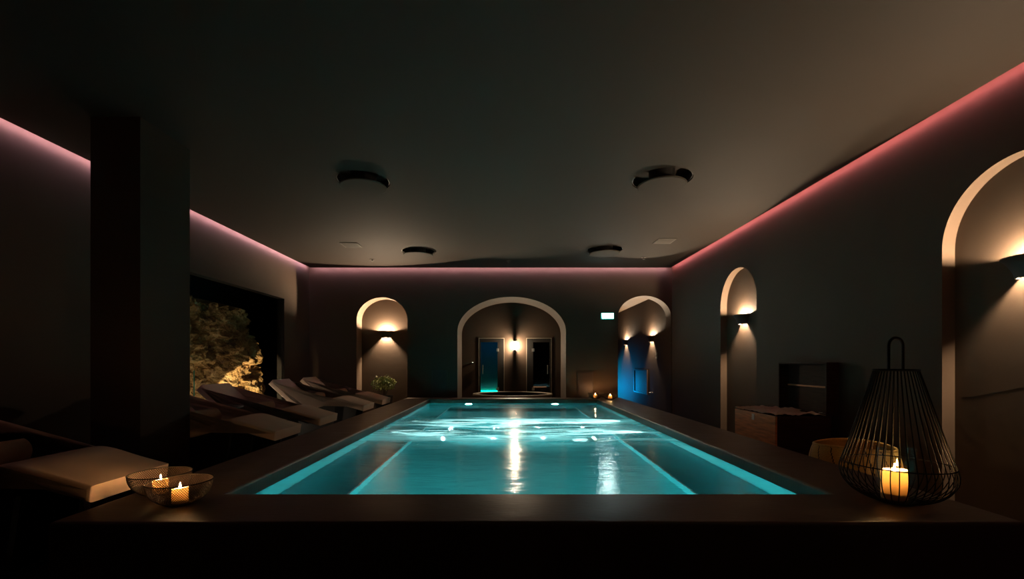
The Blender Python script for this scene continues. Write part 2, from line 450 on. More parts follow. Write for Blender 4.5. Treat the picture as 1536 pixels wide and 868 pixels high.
for x, y, lb in ((.03, 10.35, 'small sprinkler head in the middle of the ceiling edge'), (-3.03, 10.2, 'small sprinkler head in the ceiling near the left back corner'), (3.0, 10.0, 'small sprinkler head in the ceiling near the right back corner')):
    t = thing('sprinkler_head', lb, 'sprinkler', (x, y, CZ), 0, 'sprinkler heads')
    MB().lathe([(.001, -.012), (.05, -.010), (.055, -.0005), (.001, -.0005)], 20).build('collar', M['vent'], t, smooth=30)
    MB().lathe([(.001, -.045), (.03, -.045), (.03, -.038), (.010, -.034), (.010, -.010), (.001, -.010)], 16).build('deflector', M['vent'], t, smooth=30)

# ------------------------------------------------------------------ pool
b = plate_bm([(DX0, DY0), (DX1, DY0), (DX1, DY1), (DX0, DY1)], [[(PX0, PY0), (PX1, PY0), (PX1, PY1), (PX0, PY1)]], 'z', DZ)
mb = MB()
r = .022
# top surface, pulled in by the rounded edge, then rounded edges and sides
bm_o = [(DX0, DY0), (DX1, DY0), (DX1, DY1), (DX0, DY1)]; bm_i = [(PX0, PY0), (PX1, PY0), (PX1, PY1), (PX0, PY1)]
def inset(poly, d):
    s = [(1, 1), (-1, 1), (-1, -1), (1, -1)]
    return [(p[0] + k[0] * d, p[1] + k[1] * d) for p, k in zip(poly, s)]
ro = [inset(bm_o, r * (1 - math.sin(a))) for a in [PI / 2 * k / 5 for k in range(6)]]
zo = [DZ - r * (1 - math.cos(a)) for a in [PI / 2 * k / 5 for k in range(6)]]
rings = [(inset(bm_o, r), DZ)]
for k in range(1, 6):
    a = PI / 2 * k / 5
    rings.append((inset(bm_o, r - r * math.sin(a)), DZ - r + r * math.cos(a)))
rings.append((bm_o, 0.0))
ringsi = [(inset(bm_i, -r), DZ)]
for k in range(1, 6):
    a = PI / 2 * k / 5
    ringsi.append((inset(bm_i, -r + r * math.sin(a)), DZ - r + r * math.cos(a)))
ringsi.append((bm_i, WZ + .002))
A = rings[0][0]; B = ringsi[0][0]
for i in range(4):
    j = (i + 1) % 4
    mb.face(((*A[i], DZ), (*A[j], DZ), (*B[j], DZ), (*B[i], DZ)))
for rg in (rings, ringsi):
    for (P0, z0), (P1, z1) in zip(rg[:-1], rg[1:]):
        for i in range(4):
            j = (i + 1) % 4
            mb.face(((*P0[i], z0), (*P0[j], z0), (*P1[j], z1), (*P1[i], z1)))
struct(mb.build('pool_deck', M['deck'], smooth=35), 'raised brown deck and front wall around the pool', 'pool deck')
b.free()

BZ = WZ - .36; FZ = WZ - .54
bx0, bx1, by1 = PX0 + .56, PX1 - .59, PY1 - .60
mb = MB()
zt = WZ + .002
for p, q in zip(bm_i, bm_i[1:] + bm_i[:1]):
    mb.face(((*p, zt), (*q, zt), (*q, FZ), (*p, FZ)))
# benches on three sides
mb.face(((PX0, PY0, BZ), (bx0, PY0, BZ), (bx0, by1, BZ), (PX0, by1, BZ)))
mb.face(((bx1, PY0, BZ), (PX1, PY0, BZ), (PX1, by1, BZ), (bx1, by1, BZ)))
mb.face(((PX0, by1, BZ), (PX1, by1, BZ), (PX1, PY1, BZ), (PX0, PY1, BZ)))
mb.face(((bx0, PY0, BZ), (bx0, by1, BZ), (bx0, by1, FZ), (bx0, PY0, FZ)))
mb.face(((bx1, PY0, BZ), (bx1, by1, BZ), (bx1, by1, FZ), (bx1, PY0, FZ)))
mb.face(((bx0, by1, BZ), (bx1, by1, BZ), (bx1, by1, FZ), (bx0, by1, FZ)))
mb.face(((bx0, PY0, FZ), (bx1, PY0, FZ), (bx1, by1, FZ), (bx0, by1, FZ)))
basin = struct(mb.build('pool_basin', M['tile'], recalc=False, weld=0), 'turquoise basin with underwater benches', 'pool')
e = MB()
e.box(bx0 - .012, bx0 + .004, PY0, by1, BZ + .001, BZ + .006); e.box(bx1 - .004, bx1 + .012, PY0, by1, BZ + .001, BZ + .006)
e.box(bx0, bx1, by1 - .004, by1 + .012, BZ + .001, BZ + .006)
e.build('bench_edge', M['tile_edge'], basin)
mb = MB(); mb.face(((PX0, PY0, WZ), (PX1, PY0, WZ), (PX1, PY1, WZ), (PX0, PY1, WZ)))
w = mb.build('pool_water', M['water'], recalc=False); tag(w, 'rippled turquoise water filling the raised pool', 'water', kind='stuff')

def spot(name, loc, tgt, energy, color, size, blend, rad, label):
    l = bpy.data.lights.new(name, 'SPOT'); l.energy = energy; l.color = color; l.spot_size = R(size); l.spot_blend = blend; l.shadow_soft_size = rad
    o = bpy.data.objects.new(name, l); col.objects.link(o); o.location = loc
    o.rotation_euler = (Vector(tgt) - Vector(loc)).to_track_quat('-Z', 'Y').to_euler()
    return o
def bubbles():
    bm = bmesh.new(); n = 0; tries = 0; q = random.Random(3)
    while n < 16000 and tries < 400000:
        tries += 1
        x = q.uniform(PX0 + .04, PX1 - .04); y = q.uniform(5.3, 8.3)
        env = math.exp(-((y - 6.9) / .85) ** 2)
        d = noise.fractal(Vector((x * .55 + .5 * noise.noise(Vector((x, y, 3))), y * 2.1, .4)), 1.0, 2.0, 5)
        dens = env * max(0, min(1, (d + .12) * 2.2)) ** 2
        for jy in (6.3, 7.5):          # plumes that leave the left wall jets
            dens = max(dens, .9 * math.exp(-((y - jy - .05 * (x - PX0)) / (.06 + .10 * (x - PX0))) ** 2) * math.exp(-(x - PX0) / 1.8))
        if q.random() > dens: continue
        z = WZ - .012 - abs(q.gauss(0, .05))
        r_ = q.uniform(.006, .013)
        c = Vector((x, y, z))
        v = [bm.verts.new(c + Vector(o) * r_) for o in ((1, 0, 0), (0, 1, 0), (-1, 0, 0), (0, -1, 0), (0, 0, .9), (0, 0, -.9))]
        for a, b_ in ((0, 1), (1, 2), (2, 3), (3, 0)):
            bm.faces.new((v[a], v[b_], v[4])); bm.faces.new((v[b_], v[a], v[5]))
        n += 1
    me = bpy.data.meshes.new('jet_bubbles'); bm.to_mesh(me); bm.free()
    o = link('jet_bubbles', me, mat('white_bubble', (.80, .95, .95), .4), smooth=True)
    tag(o, 'streaks of white jet bubbles churning just under the water', 'bubbles', kind='stuff')
bubbles()
def disc_fix(name, label, cat, loc, axis, r, m, group, rim=M['steel']):
    """round wall fitting; axis = direction it faces"""
    t = thing(name, label, cat, loc, 0, group)
    q = Vector((0, 0, 1)).rotation_difference(Vector(axis))
    t.rotation_mode = 'QUATERNION'; t.rotation_quaternion = q
    MB().lathe([(r * .84, .002), (r * .84, .012), (r * .94, .016), (r, .010), (r, .002)], 28).build('rim', rim, t, smooth=30)
    MB().lathe([(.0005, .010), (r * .84, .010), (r * .84, .002), (.0005, .002)], 28).build('lens', m, t, smooth=30)
    return t
G = 'lamps under the water'
disc_fix('pool_lamp', 'glaring pool lamp under the far edge, left of centre', 'pool light', (-.91, PY1, WZ - .15), (0, -1, 0), .085, M['poolbulb'], G)
disc_fix('pool_lamp', 'glaring pool lamp under the far edge, right of centre', 'pool light', (1.13, PY1, WZ - .15), (0, -1, 0), .085, M['poolbulb'], G)
disc_fix('pool_lamp', 'pool lamp on the near wall, left of the middle', 'pool light', (-.75, PY0, WZ - .38), (0, 1, 0), .085, M['poolbulb'], G)
disc_fix('pool_lamp', 'pool lamp on the near wall, right of the middle', 'pool light', (1.0, PY0, WZ - .38), (0, 1, 0), .085, M['poolbulb'], G)
disc_fix('pool_lamp', 'round pool lamp in the left wall by the near corner', 'pool light', (PX0, 3.27, WZ - .13), (1, 0, 0), .095, M['poolbulb_s'], G)
disc_fix('pool_lamp', 'pale round lamp sunk in the pool floor', 'pool light', (1.0, 6.25, FZ), (0, 0, 1), .13, M['poolbulb_s'], G)
for s, X in (('left', PX0), ('right', PX1)):
    for y, od in ((6.3, 'nearest'), (6.9, 'middle'), (7.5, 'farthest')):
        disc_fix('massage_jet', f'round massage jet in the {s} pool wall, {od} of three', 'pool jet', (X, y, WZ - .10), (1 if s == 'left' else -1, 0, 0), .055, M['white'], 'massage jets in the pool walls', M['white'])

for y, row in ((6.35, 'nearer'), (7.3, 'farther')):  # added underwater lamps that brighten the churned band from below
    for x, pl in ((-.9, 'first'), (-.2, 'second'), (.5, 'third'), (1.2, 'last')):
        disc_fix('pool_lamp', f'added upturned lamp brightening the foam, {pl} from the left in the {row} row', 'pool light', (x, y, FZ), (0, 0, 1), .03, M['tile'], G, M['tile'])
        spot('foam_fill_beam', (x, y, FZ + .03), (x, y, 2), 24, (.62, 1, .97), 150, .9, .006, '')
for s, X in ((1, PX0), (-1, PX1)):
    for y in (6.3, 7.5):
        spot('jet_fill_light', (X + s * .03, y, WZ - .13), (X + s * 3, y + .1, WZ - .06), 420 if s > 0 else 110, (.62, 1, .97), 60, .8, .03, '')  # spots added beside the jets to brighten the bubbles
# round tub in the centre recess
t = thing('plunge_tub', 'oval plunge tub with pale rim under the centre arch', 'tub', (.14, 12.16, 0))
MB().lathe([(1.0, 0), (1.0, .49)], 64, sx=1.03, sy=.87).build('body', M['wall'], t, smooth=30)
MB().lathe([(.90, .44), (.90, .525), (.915, .535), (1.02, .535), (1.035, .525), (1.035, .485), (.99, .48)], 72, sx=1.03, sy=.88).build('rim', M['tubrim'], t, smooth=30)
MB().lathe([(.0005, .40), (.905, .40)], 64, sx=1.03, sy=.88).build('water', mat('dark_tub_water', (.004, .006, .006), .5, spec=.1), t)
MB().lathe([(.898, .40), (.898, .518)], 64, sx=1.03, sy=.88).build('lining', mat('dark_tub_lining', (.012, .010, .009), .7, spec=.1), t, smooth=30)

# ------------------------------------------------------------------ sconces
def sconce(label, loc, rz, bulb):
    t = thing('wall_sconce', label, 'wall lamp', loc, rz, 'half bowl wall lamps')
    # half bowl: profile (radius factor, z), plan is half an ellipse 0.20 wide, 0.17 deep
    prof = [(.104, -.085), (.108, -.092), (.114, -.090), (.122, -.055), (.142, -.012), (.170, .030), (.196, .060), (.203, .068), (.203, .078), (.197, .080), (.188, .070)]
    MB().lathe(prof, 32, PI, 2 * PI, 1, .85).build('shell', M['bronze_d'], t, smooth=35)
    MB().lathe([(.188, .070), (.155, .034), (.132, -.008), (.114, -.052), (.104, -.085)], 32, PI, 2 * PI, 1, .85).build('liner', M['liner'], t, smooth=35)
    MB().box(-.07, .07, -.010, -.001, -.05, .05, .004).build('back_plate', M['bronze_d'], t)
    MB().lathe([(.0005, -.005), (.016, .003), (.024, .02), (.024, .038), (.016, .053), (.0005, .06)], 12, c=(0, -.034, .006)).build('bulb', bulb, t, smooth=True)
    return t
sz = 2.12
sconce('half bowl wall lamp in the right niche behind the wire lantern, above the dark cable', (XR + .12, 3.60, sz), -PI / 2, M['bulb'])
sconce('unseen half bowl wall lamp added to light the loungers', (XR + .12, -.80, sz), -PI / 2, M['bulb_added'])  # added out of view to brighten the loungers
sconce('half bowl wall lamp in the farther niche of the right wall', (XR + .12, 8.02, sz), -PI / 2, M['bulb'])
sconce('half bowl wall lamp in the niche above the plant', (-3.085, YB + .40, sz - .04), 0, M['bulb_l'])
sconce('half bowl wall lamp in the corridor, nearer one beside the light switch', (XR + .005, 12.75, 2.03), -PI / 2, M['bulb_c'])
sconce('half bowl wall lamp in the corridor, farther one in the blue light', (XR + .005, 15.5, 2.05), -PI / 2, M['bulb_c'])

# glass sconce between the two doors
YC = YB + 1.9
t = thing('glass_wall_lamp', 'bright glass rod wall lamp between the two doors', 'wall lamp', (.213, YC, 1.84))
MB().box(-.06, .06, -.02, -.001, -.17, .16, .005).build('back_plate', M['steel'], t)
MB().box(-.032, .032, -.14, -.012, -.20, -.105, .006).build('cup', M['bronze_d'], t)
MB().box(-.03, .03, -.135, -.012, .115, .13, .004).build('cap', M['bronze_d'], t)
g = MB()
for k in range(5): g.cyl((-.06 + .03 * k, -.115 - (.045 if k in (1, 2, 3) else 0), -.09), .010, .20 if k % 2 else .17, 10)
g.build('glass_rods', M['glass'], t, smooth=30)
MB().lathe([(.0005, -.075), (.03, -.06), (.035, .0), (.03, .065), (.0005, .08)], 12, c=(0, -.115, 0)).build('bulb', M['bulb_r'], t, smooth=True)

# ------------------------------------------------------------------ doors in the centre recess
def glass_door(x0, x1, hinge_right, nm, gm, lab):
    t = thing(nm, lab, 'door', ((x0 + x1) / 2, YC, 0)); h = (x1 - x0) / 2; H = 2.05
    t['kind'] = 'structure'
    wl, wr = (.042, .181) if hinge_right else (.181, .042)
    f = MB()
    f.box(-h, -h + wl, -.010, -.001, 0, H, .002); f.box(h - wr, h, -.010, -.001, 0, H, .002); f.box(-h + wl, h - wr, -.010, -.001, 1.945, H, .002)
    f.build('frame', M['frame_d'], t)
    l = MB(); l.box(-h - .016, -h, -.011, -.001, 0, H + .016); l.box(h, h + .016, -.011, -.001, 0, H + .016); l.box(-h, h, -.011, -.001, H, H + .016)
    l.build('casing', M['tubrim'], t)
    MB().box(-h + wl + .004, h - wr - .004, .002, .010, .012, 1.94).build('door_leaf', gm, t)
    hx = (h - wr) if hinge_right else (-h + wl)
    for z in (.60, 1.72):
        MB().box(hx - .035, hx + .035, -.022, .0, z - .045, z + .045, .004).build('hinge', M['steel'], t)
    kx = -h + wl + .06 if hinge_right else h - wr - .06
    k = MB(); k.tube([(kx, .0, 1.04), (kx, -.04, 1.04), (kx, -.04, 1.28), (kx, .0, 1.28)], .011, 8)
    k.build('handle', M['steel'], t, smooth=30)
glass_door(-.809, -.101, True, 'door_1', M['door_glass'], 'glass steam room door glowing teal at its foot')
glass_door(.561, 1.257, False, 'door_2', M['smoke_glass'], 'dark glass sauna door right of the glass lamp')
mb = MB()
mb.add(plate_bm([(-1.6, 0), (1.85, 0), (1.85, 3.2), (-1.6, 3.2)], [[(-.767, .01), (-.283, .01), (-.283, 1.95), (-.767, 1.95)], [(.746, .01), (1.214, .01), (1.214, 1.95), (.746, 1.95)]], 'y', YC))
y0 = YB + 1.1
for x in (-1.6, 1.85): mb.face(((x, y0, 0), (x, YC, 0), (x, YC, 3.2), (x, y0, 3.2)))
mb.face(((-1.6, y0, 3.2), (1.85, y0, 3.2), (1.85, YC, 3.2), (-1.6, YC, 3.2)))
mb.add(plate_bm([(-1.6, 0)] + arch_line(.107, 1.335, 2.12, .855) + [(1.85, 0), (1.85, 3.2), (-1.6, 3.2)], [], 'y', y0))
o = mb.build('wall_recess_back', M['wall'], recalc=False); struct(o, 'plaster room walls behind the tub with two glass doors', 'wall')
def cell(name, x0, x1, d, m, lab):
    mb = MB(); y0, y1, z1 = YC + .005, YC + d, 2.05
    mb.face(((x0, y0, 0), (x0, y1, 0), (x0, y1, z1), (x0, y0, z1))); mb.face(((x1, y0, 0), (x1, y1, 0), (x1, y1, z1), (x1, y0, z1)))
    mb.face(((x0, y1, 0), (x1, y1, 0), (x1, y1, z1), (x0, y1, z1))); mb.face(((x0, y0, z1), (x1, y0, z1), (x1, y1, z1), (x0, y1, z1)))
    struct(mb.build(name, m), lab, 'wall')
cell('wall_steam_room', -.95, .05, .75, M['steamroom'], 'tiled steam room walls behind the teal glass door')
cell('wall_sauna', .35, 1.35, 1.3, M['frame_d'], 'dark sauna walls behind the smoked door')
tag(MB().box(-.80, -.20, YC + .70, YC + .735, .48, .51).build('floor_lamp_bar', M['teal']), 'teal light bar low inside the steam room', 'lamp')
tag(MB().box(-.6, -.4, YC + .3, YC + .4, 2.02, 2.045).build('steam_room_lamp', M['steamblue']), 'blue lamp on the steam room ceiling', 'lamp')
t = thing('sauna_bench', 'slatted wooden sauna bench behind the dark glass door', 'bench', (.85, YC + .85, 0))
for k in range(4): MB().box(-.49, .49, -.3 + k * .15, -.19 + k * .15, .82, .85, .004).build('slat', M['sauna'], t)
for k in range(6): MB().box(-.49, .49, .34, .37, .92 + k * .10, .98 + k * .10, .004).build('back_slat', M['sauna'], t)
for x in (-.45, .41): MB().box(x, x + .04, -.3, .3, 0, .82).build('leg', M['sauna'], t)
tag(MB().box(.5, 1.2, YC + .9, YC + .93, .60, .62).build('bench_lamp', emit_mat('sauna_lamp', (1, .6, .3), 2)), 'dim warm lamp under the sauna bench', 'lamp')
# control knob panel beside the steam room door
t = thing('wall_control', 'small black control with a lit button left of the teal door', 'switch', (-.997, YC, 1.36))
MB().box(-.045, .045, -.015, -.001, -.03, .03, .004).build('plate', M['black'], t)
MB().cyl((0, 0, 0), .018, .006, 14).build('button', M['dot'], t)
t.children[-1].rotation_euler = (R(90), 0, 0); t.children[-1].location = (.008, -.0155, 0)

# hatch panels by the centre arch
for x0, x1, z1, lb in ((-1.87, -1.475, 1.17, 'low dark hatch in the far wall, left of the centre arch'), (1.72, 2.115, 1.14, 'low dark hatch in the far wall, right of the centre arch')):
    t = thing('wall_hatch', lb, 'hatch', ((x0 + x1) / 2, YB, .51), 0, 'low hatches in the far wall'); h = (x1 - x0) / 2; H = z1 - .51
    MB().box(-h + .025, h - .025, -.014, -.002, .02, H - .025, .003).build('panel', M['panel_d'], t)
    f = MB(); f.box(-h, -h + .025, -.02, -.002, 0, H); f.box(h - .025, h, -.02, -.002, 0, H); f.box(-h + .025, h - .025, -.02, -.002, H - .025, H); f.box(-h + .025, h - .025, -.02, -.002, 0, .02)
    f.build('frame', M['panel_d'], t)

# exit sign
t = thing('exit_sign', 'glowing pale green exit sign on the far wall', 'sign', (2.46, YB, 2.50))
MB().box(-.15, .15, -.05, -.001, -.07, .07, .006).build('housing', M['white'], t)
MB().box(-.133, .133, -.054, -.0505, -.058, .058).build('panel', M['sign'], t)
e = MB()
for q in ((-.158, -.151, -.07, .07), (.151, .158, -.07, .07), (-.15, .15, .071, .078), (-.15, .15, -.078, -.071)): e.box(q[0], q[1], -.03, -.022, q[2], q[3])
e.build('halo_edge', M['signhalo'], t)  # glowing rim added to put a teal halo on the wall
s = MB()
yy = -.0555
def flat(pts): s.face([(x, yy, z) for x, z in pts])
flat([(-.088, .030), (-.074, .030), (-.074, .044), (-.088, .044)])
flat([(-.100, -.002), (-.078, -.006), (-.066, .026), (-.088, .026)])
flat([(-.100, -.002), (-.118, -.040), (-.106, -.044), (-.088, -.004)])
flat([(-.090, -.004), (-.064, -.020), (-.056, -.044), (-.046, -.042), (-.054, -.012), (-.078, .002)])
flat([(-.088, .020), (-.112, .012), (-.122, -.006), (-.114, -.010), (-.104, .006), (-.084, .012)])
flat([(-.040, -.046), (-.012, -.046), (-.012, .046), (-.040, .046), (-.040, .040), (-.018, .040), (-.018, -.040), (-.040, -.040)])
flat([(.020, -.008), (.070, -.008), (.070, -.030), (.112, .0), (.070, .030), (.070, .008), (.020, .008)])
s.build('pictogram', M['sign_d'], t, recalc=False)

# corridor fittings
def on_corridor(y): return (XR + .004, y, 0)
t = thing('access_panel', 'framed access panel low on the blue corridor wall', 'hatch', (XR + .003, 13.8, .43), -PI / 2)
MB().box(-.62, .62, -.012, -.001, .04, .68, .003).build('panel', M['panel_w'], t)
f = MB(); f.box(-.68, -.62, -.035, -.001, 0, .72); f.box(.62, .68, -.035, -.001, 0, .72); f.box(-.62, .62, -.035, -.001, .68, .72); f.box(-.62, .62, -.035, -.001, 0, .04)
f.build('frame', M['panel_d'], t)
t = thing('light_switch', 'small light switch under the nearer corridor lamp', 'switch', (XR + .003, 12.35, 1.55), -PI / 2)
MB().box(-.05, .05, -.012, -.001, -.08, .08, .004).build('plate', M['white'], t)
MB().box(-.02, .02, -.018, -.0125, -.03, .03, .003).build('rocker', M['black'], t)
t = thing('wall_socket', 'small pale socket low beside the access panel', 'socket', (XR + .003, 12.75, .52), -PI / 2)
MB().box(-.05, .05, -.012, -.001, -.06, .06, .004).build('plate', M['white'], t)
MB().lathe([(.0005, 0), (.03, 0), (.03, .006), (.0005, .006)], 16).build('insert', M['black'], t)
t.children[-1].rotation_euler = (R(90), 0, 0); t.children[-1].location = (0, -.0125, 0)
t = thing('blue_floor_lamp', 'blue lamp standing on the corridor floor behind the far wall', 'lamp', (3.15, 17.2, 0))
MB().cyl((0, 0, 0), .12, .05, 24).build('base', M['black'], t, smooth=30)
MB().cyl((0, 0, .05), .07, .35, 24).build('lamp_tube', M['blue'], t, smooth=30)
spot('blue_wash', (3.2, 17.1, .45), (4.05, 16.5, .55), 260, (.0, .40, 1.0), 92, .5, .08, '')

# cable on the near niche back
cp = [(XR + .1199, 4.17 - .02 * 0, 1.04), (XR + .1199, 4.08, 1.045), (XR + .1199, 3.98, 1.075), (XR + .1199, 3.86, 1.105), (XR + .1199, 3.7, 1.15), (XR + .1199, 3.5, 1.165), (XR + .1199, 3.2, 1.17)]
tag(MB().tube(cp, .0011, 6).build('wall_cable', M['crack'], smooth=True), 'thin dark cable running across the near right niche', 'cable')

# ------------------------------------------------------------------ loungers
def catmull(P, n=10):
    out = []
    for i in range(len(P) - 1):
        p0 = P[max(i - 1, 0)]; p1 = P[i]; p2 = P[i + 1]; p3 = P[min(i + 2, len(P) - 1)]
        for k in range(n):
            t = k / n
            out.append(tuple(.5 * ((2 * b) + (-a + c) * t + (2 * a - 5 * b + 4 * c - d) * t * t + (-a + 3 * b - 3 * c + d) * t ** 3) for a, b, c, d in zip(p0, p1, p2, p3)))
    out.append(P[-1]); return out
prof = catmull([(0, .595), (-.22, .655), (-.42, .715), (-.55, .725), (-.75, .685), (-.95, .630), (-1.10, .625), (-1.22, .685), (-1.40, .84), (-1.63, 1.05)], 8)
def offset(P, d):
    out = []
    for i, p in enumerate(P):
        a = Vector(P[max(i - 1, 0)]); b = Vector(P[min(i + 1, len(P) - 1)]); t = (b - a).normalized()
        out.append((p[0] + t.y * d * -1 * -1, p[1] - abs(t.x) * d) if False else (p[0] - t.y * -d * -1, p[1] + t.x * d))
    return out
def smooth_offset(P, d):
    # tangent runs foot -> head (towards -x); left normal points down
    out = []
    for i, p in enumerate(P):
        a = Vector(P[max(i - 1, 0)]); b = Vector(P[min(i + 1, len(P) - 1)]); t = (b - a).normalized()
        nrm = Vector((-t.y, t.x))          # for t=(-1,0) -> (0,-1): down
        out.append((p[0] + nrm.x * d, p[1] + nrm.y * d))
    return out
W = .33
def make_lounger(label, loc):
    t = thing('chaise_longue', label, 'lounger', loc, 0, 'wave shaped loungers along the pool')
    lo = smooth_offset(prof, .105)
    lo[0] = (-.015, .49)
    MB().extrude(prof + lo[::-1], 'y', -W, W, bev=.028).build('cushion', M['fabric'], t, smooth=50)
    a = smooth_offset(prof, .107)[6:-6]; b = smooth_offset(prof, .125)[6:-6]
    MB().extrude(a + b[::-1], 'y', -W + .05, W - .05).build('shell', M['black'], t, smooth=40)
    u = smooth_offset(prof, .126)
    leg = [u[k] for k in range(24, 60, 3)]
    for s in (-1, 1):
        y = s * (W - .10)
        pts = [leg[0]] + leg + [(-1.02, .30), (-.98, .03), (-.62, .03), (-.66, .25)]
        pts = leg + [(-1.20, .03), (-.62, .03)]
        MB().extrude(pts, 'y', y - .02, y + .02).build('leg', M['black'], t)
    MB().box(-1.26, -.56, -W + .06, W - .06, .0, .03, .006).build('base_plate', M['black'], t)
    return t
LX = -2.545
L = make_lounger('beige wave lounger in the foreground, in front of the pillar', (LX, 3.11, 0))
for y, lb in ((5.32, 'beige wave lounger directly behind the pillar, second from the front'), (6.52, 'beige wave lounger behind the black side table, third from the front'),
              (8.40, 'beige wave lounger right of the lit rock, fourth from the front'), (9.62, 'beige wave lounger nearest the potted plant, last of the row')):
    dup(L, lb, (LX, y, 0))

# towels
def towel_bm():
    turns, th = 3.2, .021; n = 90
    outer, inner = [], []
    for i in range(n + 1):
        a = i / n * turns * 2 * PI; rr = .012 + th * a / (2 * PI)
        rr2 = rr + th * .80
        outer.append((rr2 * math.cos(a), rr2 * math.sin(a))); inner.append((rr * math.cos(a), rr * math.sin(a)))
    return MB().extrude(outer + inner[::-1], 'y', -.21, .21)
tw = towel_bm().build('rolled_towel', M['towel'], smooth=40)
tz = .625 + .086
tx = LX - 1.0
G = 'rolled towels on the loungers'
tag(tw, 'rolled tan towel on the foreground lounger', 'towel', G); tw.location = (tx, 3.10, tz)
for y, lb in ((5.25, 'rolled tan towel on the lounger directly behind the pillar'), (6.50, 'rolled tan towel on the lounger behind the black side table'),
              (8.38, 'rolled tan towel on the lounger right of the lit rock'), (9.60, 'rolled tan towel on the lounger nearest the potted plant')):
    c = tw.copy(); col.objects.link(c); c['label'] = lb; c.location = (tx + .02, y, tz); c.rotation_euler = (0, rnd.uniform(-1, 1), rnd.uniform(-.06, .06))

# side table
t = thing('side_table', 'black drum side table between two loungers by the pillar', 'side table', (-3.72, 5.92, 0))
MB().lathe([(.0005, .0), (.40, 0), (.42, .012), (.41, .028), (.20, .05), (.0005, .05)], 48).build('base', M['black'], t, smooth=35)
MB().lathe([(.19, .05), (.175, .10), (.17, .38), (.175, .50), (.19, .56), (.175, .60), (.185, .64), (.17, .70), (.20, .755), (.0005, .757)], 40).build('drum', M['black'], t, smooth=35)
MB().lathe([(.0005, .757), (.235, .757), (.255, .768), (.255, .782), (.235, .792), (.0005, .792)], 48).build('table_top', M['black'], t, smooth=35)

# ------------------------------------------------------------------ rock behind glass
def rock():
    bm = bmesh.new()
    ny, nz = 190, 150
    y0, y1 = 6.3, 10.45
    g = []
    for j in range(nz + 1):
        row = []
        for i in range(ny + 1):
            u = i / ny; v = j / nz
            y = y0 + (y1 - y0) * u
            top = 2.66 + .22 * noise.noise((y * 1.7, 3.1, 0)) + .10 * noise.noise((y * 5, 1.1, 0))
            z = top * v
            # right edge wanders
            y += (u ** 3) * (.22 * noise.noise((9.2, z * 1.8, 0)) + .09 * noise.noise((4.2, z * 6, 0)) - .10 * (z / 2.6))
            p = Vector((0, y, z))
            d = .16 * noise.fractal(p * 1.1 + Vector((3, 0, 0)), 1.0, 2.0, 4)
            c = noise.cell(Vector((0, y * 1.5 + .6 * noise.noise(p * 2), z * 2.2 + .7 * noise.noise(p * 1.5 + Vector((5, 5, 5))))))
            d += .09 * (c - .5)
            d += .09 * abs(noise.noise(p * 4.5)) + .05 * noise.fractal(p * 11, 1.0, 2.0, 4)
            x = -5.62 + d + .18 * max(0, (y - 8.6)) ** .8 * (1 if z < 1.5 else max(0, 1 - (z - 1.5) * 1.2))
            edge = min(1, (1 - u) * 9)
            x = x * edge + (-6.7) * (1 - edge) if edge < 1 else x
            tv = min(1, (1 - v) * 14)
            x = x * tv + (-6.5) * (1 - tv)
            row.append(bm.verts.new((x, y, z)))
        g.append(row)
    for j in range(nz):
        for i in range(ny):
            bm.faces.new((g[j][i], g[j][i + 1], g[j + 1][i + 1], g[j + 1][i]))
    me = bpy.data.meshes.new('rock_outcrop'); bm.to_mesh(me); bm.free()
    o = link('rock_outcrop', me, M['rock'])
    return tag(o, 'rough golden rock face lit from below behind the left glass', 'rock')
rock()
# low glass screen
t = thing('glass_balustrade', 'low clear glass screen with green edge before the rock', 'glass screen', (XL - .06, 8.55, 0))
MB().box(-.006, .006, -1.38, 1.36, .03, 1.23).build('pane', M['glass'], t)
MB().box(-.007, .007, -1.392, -1.3805, .03, 1.23).build('glass_edge', M['glass_edge'], t)
MB().box(-.02, .02, -1.39, 1.36, .0, .03).build('rail', M['steel'], t)
# uplight in the recess
t = thing('rock_uplight', 'small uplight on the recess floor shining on the rock', 'lamp', (-5.06, 7.95, 0))
MB().cyl((0, 0, .0), .09, .10, 20).build('housing', M['black'], t, smooth=30)
MB().cyl((0, 0, .1005), .075, .004, 20).build('lens', M['uplight'], t)
spot('uplight_beam', (-4.99, 8.0, .18), (-5.62, 9.9, .78), 330, (1, .72, .40), 48, .12, .03, '')
tag(MB().box(XL + .01, XL + .03, 6.4, 8.9, .02, .035).build('light_line', emit_mat('floor_strip', (1, .82, .6), 45)), 'thin white light line on the floor at the glass screen', 'light strip')

